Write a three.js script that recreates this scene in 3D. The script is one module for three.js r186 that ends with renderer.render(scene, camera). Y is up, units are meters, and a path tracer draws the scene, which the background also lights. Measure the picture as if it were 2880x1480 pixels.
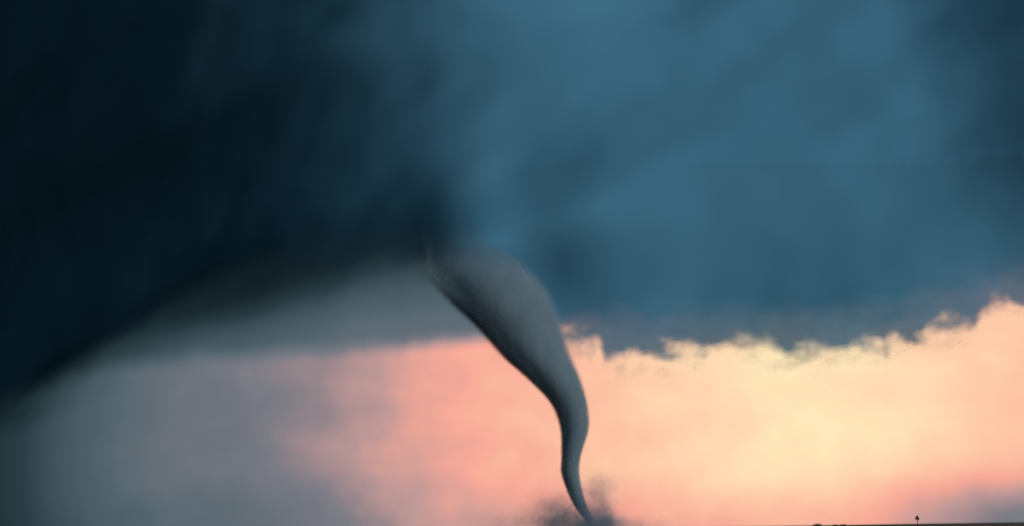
import * as THREE from 'three';
import { ImprovedNoise } from 'three/addons/math/ImprovedNoise.js';
import { mergeGeometries } from 'three/addons/utils/BufferGeometryUtils.js';

// ---------------------------------------------------------------- helpers used by the sky
const noise = new ImprovedNoise();
const fbm = (x, y, z, octaves = 4) => { let s = 0, a = 0.5, k = 1; for (let i = 0; i < octaves; i++, a *= 0.5, k *= 2.03) s += a * noise.noise(x * k, y * k, z * k + i * 7.3); return s; };
const clamp = THREE.MathUtils.clamp, lerp = THREE.MathUtils.lerp, smooth = (x, a, b) => { const t = clamp((x - a) / (b - a), 0, 1); return t * t * (3 - 2 * t); };
// a smooth curve through [x, y] points
function curve(points) {
  return (x) => {
    const n = points.length;
    if (x <= points[0][0]) return points[0][1];
    if (x >= points[n - 1][0]) return points[n - 1][1];
    let i = 0;
    while (x > points[i + 1][0]) i++;
    const [x0, y0] = points[i], [x1, y1] = points[i + 1], h = x1 - x0, t = (x - x0) / h;
    const m0 = i > 0 ? (y1 - points[i - 1][1]) / (x1 - points[i - 1][0]) : (y1 - y0) / h, m1 = i < n - 2 ? (points[i + 2][1] - y0) / (points[i + 2][0] - x0) : (y1 - y0) / h;
    const t2 = t * t, t3 = t2 * t;
    return (2 * t3 - 3 * t2 + 1) * y0 + (t3 - 2 * t2 + t) * h * m0 + (3 * t2 - 2 * t3) * y1 + (t3 - t2) * h * m1;
  };
}

// ---------------------------------------------------------------- camera, sky, sun, exposure
const scene = new THREE.Scene();
const camera = new THREE.PerspectiveCamera(28, 1024 / 526, 1, 120000);
camera.position.set(0, 1.7, 0);
camera.rotation.order = 'YXZ';
camera.rotation.set(THREE.MathUtils.degToRad(14.2), 0, THREE.MathUtils.degToRad(-0.83));
const EXPOSURE = 1.3;

const SUN_AZIMUTH = 127, SUN_HEIGHT = 16;   // degrees to the right of the view, degrees above the horizon
const sunDirection = new THREE.Vector3(Math.sin(THREE.MathUtils.degToRad(SUN_AZIMUTH)) * Math.cos(THREE.MathUtils.degToRad(SUN_HEIGHT)), Math.sin(THREE.MathUtils.degToRad(SUN_HEIGHT)), -Math.cos(THREE.MathUtils.degToRad(SUN_AZIMUTH)) * Math.cos(THREE.MathUtils.degToRad(SUN_HEIGHT)));

// the air under the storm: an evening glow along the horizon, from the view round to the sun, and slate overcast above it and to the left
const stops = [[0, 14, 19, 21], [0.15, 43, 62, 69], [0.3, 82, 101, 110], [0.45, 124, 124, 133], [0.6, 190, 152, 150], [0.74, 248, 170, 152], [0.88, 255, 204, 170], [1, 255, 231, 186], [1.15, 255, 240, 205]].map(([t, ...c]) => [t, ...new THREE.Color().setRGB(c[0] / 255, c[1] / 255, c[2] / 255, THREE.SRGBColorSpace).toArray()]);
const glowColor = (g, out) => {
  g = clamp(g, 0, 1.149);
  let i = 0;
  while (g > stops[i + 1][0]) i++;
  const t = (g - stops[i][0]) / (stops[i + 1][0] - stops[i][0]);
  for (let c = 0; c < 3; c++) out[c] = lerp(stops[i][c + 1], stops[i + 1][c + 1], t);
};
const glowRound = curve([[-180, 0.12], [-60, 0.08], [-32, 0.04], [-27, 0.07], [-25, 0.14], [-23, 0.23], [-20.5, 0.31], [-17.5, 0.37], [-13, 0.44], [-9, 0.54], [-5.5, 0.68], [-2, 0.76], [1, 0.8], [5, 0.855], [9, 0.91], [15, 0.985], [20, 0.94], [24, 0.86], [32, 0.82], [60, 0.8], [110, 0.84], [150, 0.4], [180, 0.12]]);
const farBase = curve([[-180, 9], [-60, 6.5], [-24.5, 7.3], [-22, 8.2], [-18.7, 8.8], [-14.2, 9.3], [-8.6, 9.7], [-2.8, 10.1], [2, 11], [8, 13], [25, 14.5], [110, 13], [180, 9]]);
{
  const W = 4096, H = 2048, data = new Float32Array(W * H * 4), rgb = [0, 0, 0];
  for (let row = 0; row < H; row++) {
    const el = ((row + 0.5) / H - 0.5) * 180;
    for (let col = 0; col < W; col++) {
      const a = ((col + 0.5) / W - 0.5) * 2 * Math.PI, x = Math.cos(a), z = Math.sin(a), az = THREE.MathUtils.radToDeg(Math.atan2(x, -z)), o = (row * W + col) * 4;
      let g = 0.12;
      if (el > -1 && el < 24) {
        const e = Math.max(el, 0), mottled = 0.09 * fbm(x * 9, e * 0.28, z * 9, 5) + 0.05 * fbm(x * 30 + 5, e * 0.5, z * 30, 3);
        const low = Math.exp(-((e / 2.2) ** 2));
        g = glowRound(az) * (1 - 0.16 * low - 0.32 * low * smooth(az, 12, 27)) + mottled * smooth(glowRound(az), 0.1, 0.6);
        const hem = farBase(az) + 0.5 * fbm(x * 20, 2, z * 20, 3);   // base of the overcast far behind the storm
        g = lerp(g, lerp(Math.min(g, 0.35, glowRound(az) * 0.64), 0.06, smooth(el - hem, 0, lerp(3.4, 7.5, smooth(az, -17, -4)))), smooth(el - hem, -0.75, 0.65));
      }
      glowColor(g, rgb);
      for (let c = 0; c < 3; c++) data[o + c] = rgb[c] / EXPOSURE;
      data[o + 3] = 1;
    }
  }
  const sky = new THREE.DataTexture(data, W, H, THREE.RGBAFormat, THREE.FloatType);
  sky.mapping = THREE.EquirectangularReflectionMapping;
  sky.magFilter = sky.minFilter = THREE.LinearFilter;
  sky.needsUpdate = true;
  scene.background = sky;
  scene.environment = sky;
}
const sun = new THREE.DirectionalLight(new THREE.Color(1, 0.96, 0.9), 1.5);
sun.name = 'sun';
sun.position.copy(sunDirection).multiplyScalar(6000);
sun.target.position.set(0, 0, -3000);
sun.position.add(sun.target.position);
sun.shadow.radius = 62;
sun.castShadow = true;
sun.shadow.mapSize.set(2048, 2048);
Object.assign(sun.shadow.camera, { left: -6000, right: 6000, top: 5000, bottom: -5000, near: 10, far: 20000 });
scene.add(sun, sun.target);

const renderer = new THREE.WebGLRenderer({ antialias: true });
renderer.setSize(1024, 526);
renderer.toneMapping = THREE.LinearToneMapping;
renderer.toneMappingExposure = EXPOSURE;
renderer.shadowMap.enabled = true;

// ---------------------------------------------------------------- common
let seed = 20240611;
const random = () => { seed = (seed + 0x6d2b79f5) | 0; let t = Math.imul(seed ^ (seed >>> 15), 1 | seed); t = (t + Math.imul(t ^ (t >>> 7), 61 | t)) ^ t; return ((t ^ (t >>> 14)) >>> 0) / 4294967296; };
const gauss = () => Math.sqrt(-2 * Math.log(1 - random())) * Math.cos(2 * Math.PI * random());
function mesh(name, geometry, material, parent) {
  const m = new THREE.Mesh(geometry, material);
  m.name = name; m.castShadow = m.receiveShadow = true;
  parent.add(m);
  return m;
}
function thing(name, label, category, group) {
  const g = new THREE.Group();
  g.name = name; g.userData = { label, category };
  if (group) g.userData.group = group;
  scene.add(g);
  return g;
}
// droplets or dust: small translucent flakes, list of [x, y, z, size]
const flake = new THREE.TetrahedronGeometry(1);
function specks(name, list, material, parent) {
  const m = new THREE.InstancedMesh(flake, material, list.length), q = new THREE.Quaternion(), p = new THREE.Vector3(), s = new THREE.Vector3(), t = new THREE.Matrix4(), e = new THREE.Euler();
  list.forEach(([x, y, z, r], i) => { q.setFromEuler(e.set(random() * 6.28, random() * 6.28, random() * 6.28)); m.setMatrixAt(i, t.compose(p.set(x, y, z), q, s.setScalar(r))); });
  m.name = name; m.userData.kind = 'stuff'; m.castShadow = m.receiveShadow = true;
  parent.add(m);
  return m;
}

// ---------------------------------------------------------------- ground
{
  const g = new THREE.CircleGeometry(60000, 96, 0, Math.PI * 2);
  g.rotateX(-Math.PI / 2);
  const N = 512, d = new Uint8Array(N * N * 4);
  for (let i = 0; i < N * N; i++) {
    const x = i % N, y = Math.floor(i / N), v = 0.5 + 0.9 * fbm(x / 40, y / 40, 3, 5);
    d.set([lerp(40, 66, v), lerp(38, 60, v), lerp(30, 40, v), 255], i * 4);
  }
  const t = new THREE.DataTexture(d, N, N);
  t.colorSpace = THREE.SRGBColorSpace; t.wrapS = t.wrapT = THREE.RepeatWrapping; t.magFilter = THREE.LinearFilter; t.repeat.set(1500, 1500); t.needsUpdate = true;
  const ground = mesh('ground', g, new THREE.MeshStandardMaterial({ map: t, roughness: 1 }), scene);
  ground.userData = { kind: 'structure', label: 'dark flat open ground along the horizon' };
}

// ---------------------------------------------------------------- storm cloud: one great body that leans over the view, thin along its ragged base
const baseEdge = curve([[-9000, 560], [-4200, 600], [-3458, 330], [-2933, 410], [-2620, 470], [-2305, 545], [-2008, 615], [-1622, 695], [-1274, 745], [-972, 775], [-703, 795], [-463, 800], [-310, 790], [-164, 740], [-25, 670], [65, 620], [132, 578], [177, 568], [213, 554], [245, 563], [258, 578], [268, 590], [275, 580], [282, 552], [287, 530], [297, 500], [308, 490], [375, 506], [488, 517], [559, 530], [611, 546], [643, 573], [683, 592], [715, 580], [741, 552], [778, 532], [849, 505], [912, 524], [962, 514], [1022, 522], [1108, 549], [1162, 538], [1176, 519], [1217, 560], [1318, 578], [1381, 592], [1452, 588], [1489, 656], [1529, 677], [1573, 697], [1604, 712], [1646, 692], [1741, 712], [2400, 740], [9000, 760]]);
const evenEdge = (x) => { let sum = 0; for (let k = -6; k <= 6; k++) sum += baseEdge(x + k * 40); return sum / 13; };
const shoulder = curve([[0, -200], [600, -220], [900, -290], [1150, -330], [1386, -370], [1600, -450], [1800, -570], [2400, -820], [4000, -1500]]);   // where the face turns away to the left, by height
const lowering = curve([[500, 60], [700, -50], [815, -115], [890, -138], [1000, -158], [1400, -215], [3000, -300]]);   // middle of the swelling that runs down into the funnel, by height
function faceDepth(x, y) {
  const s = shoulder(y) - x, w = lerp(120, 420, smooth(y, 800, 1700));
  let z = -3330 - 0.98 * w * Math.log1p(Math.exp(clamp(s / w, -30, 30))) - (s > 30 * w ? 0.98 * (s - 30 * w) : 0);
  z -= 0.1 * (y - 700);                                                      // the face leans back
  z += 420 * smooth(x, 1480, 2500) * smooth(y, 700, 1300);                   // a swelling on the right
  z -= 80 * Math.exp(-(((x - 30) / 200) ** 2) - ((y - 800) / 150) ** 2);    // the hollow beside the funnel
  z += 75 * smooth(y, 720, 900) * (1 - smooth(y, 880, 1500)) * Math.exp(-((Math.abs(x - lowering(y)) / 165) ** 2.2));
  const u = x * 0.9 + y * 0.45, v = y * 0.9 - x * 0.45;                      // streaks that rise to the right
  z += 110 * fbm(u / 1500 + 3.1, v / 620, 0.3, 2) + 24 * fbm(u / 420 + 9, v / 260, 2.4, 2);
  z += 75 * Math.exp(-(((u - 480) / 420) ** 2) - ((v - 800) / 150) ** 2);
  z -= 0.4 * Math.max(0, y - 1200) * smooth(x, -300, 700);
  return z;
}
// how much of the sky behind the cloud hides, by height above its edge: a thin hem, then thicker and thicker
function hides(x, y, up) {
  const left = 1 - smooth(x, -350, 150), ragged = (70 * fbm(x / 84, y / 60, 4, 3) + 40 * fbm(x / 220, y / 100, 8, 2) - 26) * (1 - left) + 110 * fbm(x / 330, y / 140, 1, 3) * left;
  const wide = left * lerp(0.32, 1, smooth(-x, 300, 1500)), d = up + ragged, hem = smooth(d, 0, lerp(78 * (1 + 1.5 * clamp(fbm(x / 170, 3, 6, 2), -0.4, 0.6)), 400, wide)), body = smooth(d, 0, lerp(230, 520, wide));
  const total = clamp(lerp(0.9, 0.5, left) * hem + lerp(0.1, 0.5, left) * body, 0, 1);
  return total;
}
const storm = thing('storm_cloud', 'huge dark teal storm cloud with a ragged base above the glowing horizon', 'cloud');
{
  const xs = [];
  for (let x = -9000; x < -3300; x += 300) xs.push(x);
  for (let x = -3300; x < 100; x += 15) xs.push(x);
  for (let x = 100; x < 1800; x += 5) xs.push(x);
  for (let x = 1800; x < 2700; x += 20) xs.push(x);
  for (let x = 2700; x <= 9000; x += 300) xs.push(x);
  const ups = [];
  for (let u = 0; u < 60; u += 4) ups.push(u);
  for (let u = 60; u < 400; u += 12) ups.push(u);
  for (let u = 400; u < 2000; u += 20) ups.push(u);
  for (let u = 2000; u <= 5200; u += 320) ups.push(u);
  const nx = xs.length, nu = ups.length, P = [], C = [], I = [];
  const thick = (up) => 1.3 * up + 0.00002 * up * up;
  for (const side of [0, 1]) {
    for (let j = 0; j < nu; j++) for (let i = 0; i < nx; i++) {
      const x = xs[i], even = evenEdge(x), y = even - 58 * smooth(x, -350, 150) + ups[j] + (baseEdge(x) - even) * Math.exp(-ups[j] / 70), inset = j === 0 ? 0 : thick(ups[j]);
      P.push(x, y, faceDepth(x, y) - side * inset);
      C.push(1, 1, 1, side ? smooth(ups[j], 420, 800) : hides(x, y, ups[j]));   // the back closes the body above the thin hem
    }
  }
  const at = (s, j, i) => (s && j === 0 ? 0 : s * nx * nu) + j * nx + i;
  for (const s of [0, 1]) for (let j = 0; j + 1 < nu; j++) for (let i = 0; i + 1 < nx; i++) {
    const a = at(s, j, i), b = at(s, j, i + 1), c = at(s, j + 1, i + 1), d = at(s, j + 1, i);
    if (s) I.push(a, c, b, a, d, c); else I.push(a, b, c, a, c, d);
  }
  for (let i = 0; i + 1 < nx; i++) { const j = nu - 1; I.push(at(0, j, i), at(0, j, i + 1), at(1, j, i + 1), at(0, j, i), at(1, j, i + 1), at(1, j, i)); }
  for (const i of [0, nx - 1]) for (let j = 0; j + 1 < nu; j++) { const q = [at(0, j, i), at(1, j, i), at(1, j + 1, i), at(0, j + 1, i)]; I.push(q[0], q[1], q[2], q[0], q[2], q[3]); }
  const g = new THREE.BufferGeometry();
  g.setAttribute('position', new THREE.Float32BufferAttribute(P, 3));
  g.setAttribute('color', new THREE.Float32BufferAttribute(C, 4));
  g.setIndex(I);
  g.computeVertexNormals();
  mesh('cloud_body', g, new THREE.MeshPhysicalMaterial({ color: new THREE.Color(0.083, 0.265, 0.435), roughness: 1, specularIntensity: 0, vertexColors: true, transparent: true, side: THREE.DoubleSide }), storm);

  // loose shreds of vapour below and along the hem
  const list = [];
  for (let tries = 0; tries < 240000; tries++) {
    const x = lerp(130, 1800, random()), off = gauss() * 26, y = baseEdge(x + gauss() * 9) - 20 - off;
    const dense = 0.09 + 0.5 * fbm(x / 70, y / 45, 5, 3) - Math.max(0, off) / 300;
    if (random() > dense) continue;
    list.push([x, y, faceDepth(x, y) - 30 + gauss() * 40, lerp(0.35, 0.8, random())]);
  }
  specks('vapour_shreds', list, new THREE.MeshPhysicalMaterial({ color: new THREE.Color(0.5, 0.55, 0.62), roughness: 1, specularIntensity: 0, transmission: 0.6, side: THREE.DoubleSide }), storm);
}

// ---------------------------------------------------------------- tornado funnel
const tornado = thing('tornado_funnel', 'grey rope-like tornado funnel curving down from the cloud base to the ground', 'tornado');
// [height, x, z, radius] from the ground up
const trunk = [[-4, 214, -3000, 12], [20, 206, -3000, 11.5], [59, 182.7, -3000, 14.3], [102, 165.8, -3000, 18.2], [157, 154, -3000, 22.7], [200, 158, -3000, 24.5], [277.5, 169.2, -3000, 37], [345, 156.4, -3000, 47.3], [409, 122.5, -3014, 66], [491.6, 69, -3057, 92], [599, 14.6, -3122, 121], [715, -54, -3215, 156], [815, -115, -3310, 173], [890, -138, -3385, 170], [980, -156, -3430, 174], [1120, -165, -3470, 190]];
const axisX = curve(trunk.map(([y, x]) => [y, x])), axisZ = curve(trunk.map(([y, , z]) => [y, z])), girth = curve(trunk.map(([y, , , r]) => [y, r]));
function funnelLayer(name, scale, opacity, k, color) {
  const rows = 260, around = 72, P = [], C = [], I = [];
  for (let j = 0; j <= rows; j++) {
    const y = -4 + (1120 + 4) * (j / rows) ** 1.05, r0 = girth(y);
    for (let i = 0; i <= around; i++) {
      const a = (i % around) / around * Math.PI * 2, turn = a + y / 140;
      const r = r0 * (scale + 0.055 * fbm(Math.cos(turn) * 1.3 + k, y / 120, Math.sin(turn) * 1.3, 4) + 0.035 * fbm(Math.cos(turn) * 3 + 11, y / 260 + k * 0.3, Math.sin(turn) * 3, 3)) + (scale - 1) * 22;
      P.push(axisX(y) + Math.cos(a) * r, y, axisZ(y) + Math.sin(a) * r);
      const wisps = 1 + 0.5 * fbm(Math.cos(turn) * 2 + 3 * k, y / 50, Math.sin(turn) * 2, 3);
      C.push(1, 1, 1, clamp(opacity * (opacity < 1 ? wisps : 1), 0, 1) * (1 - smooth(y, opacity < 1 ? 520 : 590, opacity < 1 ? 880 : 980)));
    }
  }
  for (let j = 0; j < rows; j++) for (let i = 0; i < around; i++) { const a = j * (around + 1) + i, b = a + 1, c = b + around + 1, d = a + around + 1; I.push(a, c, b, a, d, c); }
  const g = new THREE.BufferGeometry();
  g.setAttribute('position', new THREE.Float32BufferAttribute(P, 3));
  g.setAttribute('color', new THREE.Float32BufferAttribute(C, 4));
  g.setIndex(I);
  g.computeVertexNormals();
  return mesh(name, g, color, tornado);
}
const funnelVapour = new THREE.MeshPhysicalMaterial({ color: new THREE.Color(0.355, 0.5, 0.595), roughness: 1, specularIntensity: 0, transmission: 0.46, vertexColors: true, transparent: true, side: THREE.DoubleSide });
funnelLayer('funnel_core', 0.88, 1, 0, funnelVapour);
[[0.925, 0.5], [0.96, 0.4], [0.995, 0.32], [1.03, 0.24], [1.07, 0.15], [1.12, 0.07]].forEach(([s, o], i) => funnelLayer('vapour_layer', s, o, i + 1, funnelVapour));

// vapour that streams round the funnel, in slanting bands
{
  const list = [];
  for (let tries = 0; tries < 900000 && list.length < 170000; tries++) {
    const y = lerp(8, 950, random() ** 0.8), r0 = girth(y), a = random() * Math.PI * 2, out = Math.abs(gauss());
    if (random() > r0 / 175 + 0.12) continue;
    const turn = a + y / 140, r = r0 * (0.9 + 0.07 * out) + 2.2 * out;
    const band = 0.42 + 1.5 * fbm(Math.cos(turn) * 1.8, y / 110 + a * 0.35, Math.sin(turn) * 1.8, 4);
    if (random() > band * (1 - smooth(y, 570, 880))) continue;
    list.push([axisX(y) + Math.cos(a) * r, y, axisZ(y) + Math.sin(a) * r, lerp(0.35, 0.8, random())]);
  }
  specks('streaming_vapour', list, new THREE.MeshPhysicalMaterial({ color: new THREE.Color(0.48, 0.6, 0.68), roughness: 1, specularIntensity: 0, transmission: 0.45, side: THREE.DoubleSide }), tornado);
}

// ---------------------------------------------------------------- debris cloud round the funnel's foot
{
  const debris = thing('debris_cloud', 'low grey cloud of dust and debris around the foot of the funnel', 'dust cloud');
  const puffs = [[150, 20, 50, 36, 0.55], [108, 14, 50, 36, 0.55], [120, 52, 60, 44, 0.3], [190, 30, 34, 38, 0.3], [238, 24, 32, 34, 1.1], [250, 40, 20, 22, 0.6], [222, 80, 50, 50, 0.4], [240, 118, 40, 32, 0.14], [212, 10, 50, 20, 1.6], [270, 14, 36, 22, 0.4], [40, 16, 130, 32, 0.22], [90, 50, 70, 44, 0.2], [330, 10, 100, 22, 0.2]];
  const list = [];
  for (const [x, y, rx, ry, n] of puffs) for (let k = 0; k < n * rx * ry * 46; k++) {
    const px = x + gauss() * rx * 0.62, py = y + gauss() * ry * 0.62, pz = -3000 + gauss() * rx * 0.6;
    if (py < 0.3 || random() > 0.6 + 0.9 * fbm(px / 36, py / 30, pz / 40, 2)) continue;
    list.push([px, py, pz, lerp(0.25, 0.5, random())]);
  }
  specks('dust', list, new THREE.MeshPhysicalMaterial({ color: new THREE.Color(0.55, 0.68, 0.78), roughness: 1, specularIntensity: 0, transmission: 0.55, side: THREE.DoubleSide }), debris);
}

// ---------------------------------------------------------------- what stands on the horizon at the right
const leafGreen = [[0.035, 0.05, 0.02], [0.028, 0.04, 0.018], [0.05, 0.06, 0.028]].map((c) => new THREE.MeshStandardMaterial({ color: new THREE.Color(...c), roughness: 0.9, side: THREE.DoubleSide }));
const bark = new THREE.MeshStandardMaterial({ color: new THREE.Color(0.05, 0.04, 0.03), roughness: 1 });
function crown(blobs, leaves, size, material, parent) {
  const pieces = [];
  for (let k = 0; k < leaves; k++) {
    const [bx, by, bz, br] = blobs[Math.floor(random() * blobs.length)], v = new THREE.Vector3(gauss(), gauss(), gauss()).normalize().multiplyScalar(br * Math.cbrt(random()));
    const g = new THREE.CircleGeometry(size * lerp(0.6, 1.3, random()), 5).toNonIndexed();
    g.scale(1, 0.6, 1); g.rotateX(random() * 6.28); g.rotateY(random() * 6.28); g.translate(bx + v.x, by + v.y * 0.9, bz + v.z);
    pieces.push(g);
  }
  return mesh('crown', mergeGeometries(pieces), material, parent);
}
function stem(points, r0, r1, parent, name = 'trunk') {
  const path = new THREE.CatmullRomCurve3(points.map((p) => new THREE.Vector3(...p))), g = new THREE.TubeGeometry(path, 10, 1, 7), p = g.attributes.position, c = new THREE.Vector3(), v = new THREE.Vector3();
  for (let i = 0; i < p.count; i++) { const t = Math.floor(i / 8) / 10; path.getPointAt(Math.min(t, 1), c); v.fromBufferAttribute(p, i).sub(c).multiplyScalar(lerp(r0, r1, t)).add(c); p.setXYZ(i, v.x, v.y, v.z); }
  g.computeVertexNormals();
  return mesh(name, g, bark, parent);
}
{
  const tree = thing('small_tree', 'tiny dark lone tree with a rounded top on the horizon at right', 'tree');
  tree.position.set(208, 0, -563);
  stem([[0, -0.2, 0], [0.08, 1.4, 0.02], [-0.05, 3, 0], [0.02, 4.4, 0.05]], 0.22, 0.08, tree);
  stem([[0, 3, 0], [0.5, 3.9, 0.2], [0.7, 4.6, 0.3]], 0.08, 0.03, tree, 'limb');
  stem([[0, 2.8, 0], [-0.45, 3.6, -0.2], [-0.6, 4.3, -0.1]], 0.08, 0.03, tree, 'limb');
  crown([[0, 4.7, 0, 1.0], [0.35, 4.3, 0.2, 0.8], [-0.35, 4.4, -0.2, 0.8], [0.05, 5.4, 0, 0.6]], 700, 0.15, leafGreen[0], tree);
  for (const [x, z, w, h, label] of [[158, -570, 4, 3.2, 'low dark bush on the horizon, left of the lone tree'], [171, -575, 8, 2.5, 'wide flat dark bush on the horizon between a low bush and the lone tree']]) {
    const bush = thing('bush', label, 'bush', 'bushes along the horizon');
    bush.name = w > 5 ? 'bush_001' : 'bush';
    bush.position.set(x, 0, z);
    stem([[0, -0.1, 0], [0.1, 0.5, 0], [0, 1.1, 0.1]], 0.15, 0.06, bush, 'stem');
    crown([-0.35, -0.15, 0.05, 0.2, 0.38].map((k) => [k * w, h * lerp(0.4, 0.62, random()), (random() - 0.5) * w * 0.4, h * 0.38]), 900, 0.16, leafGreen[w > 5 ? 1 : 2], bush);
  }
}
renderer.render(scene, camera);
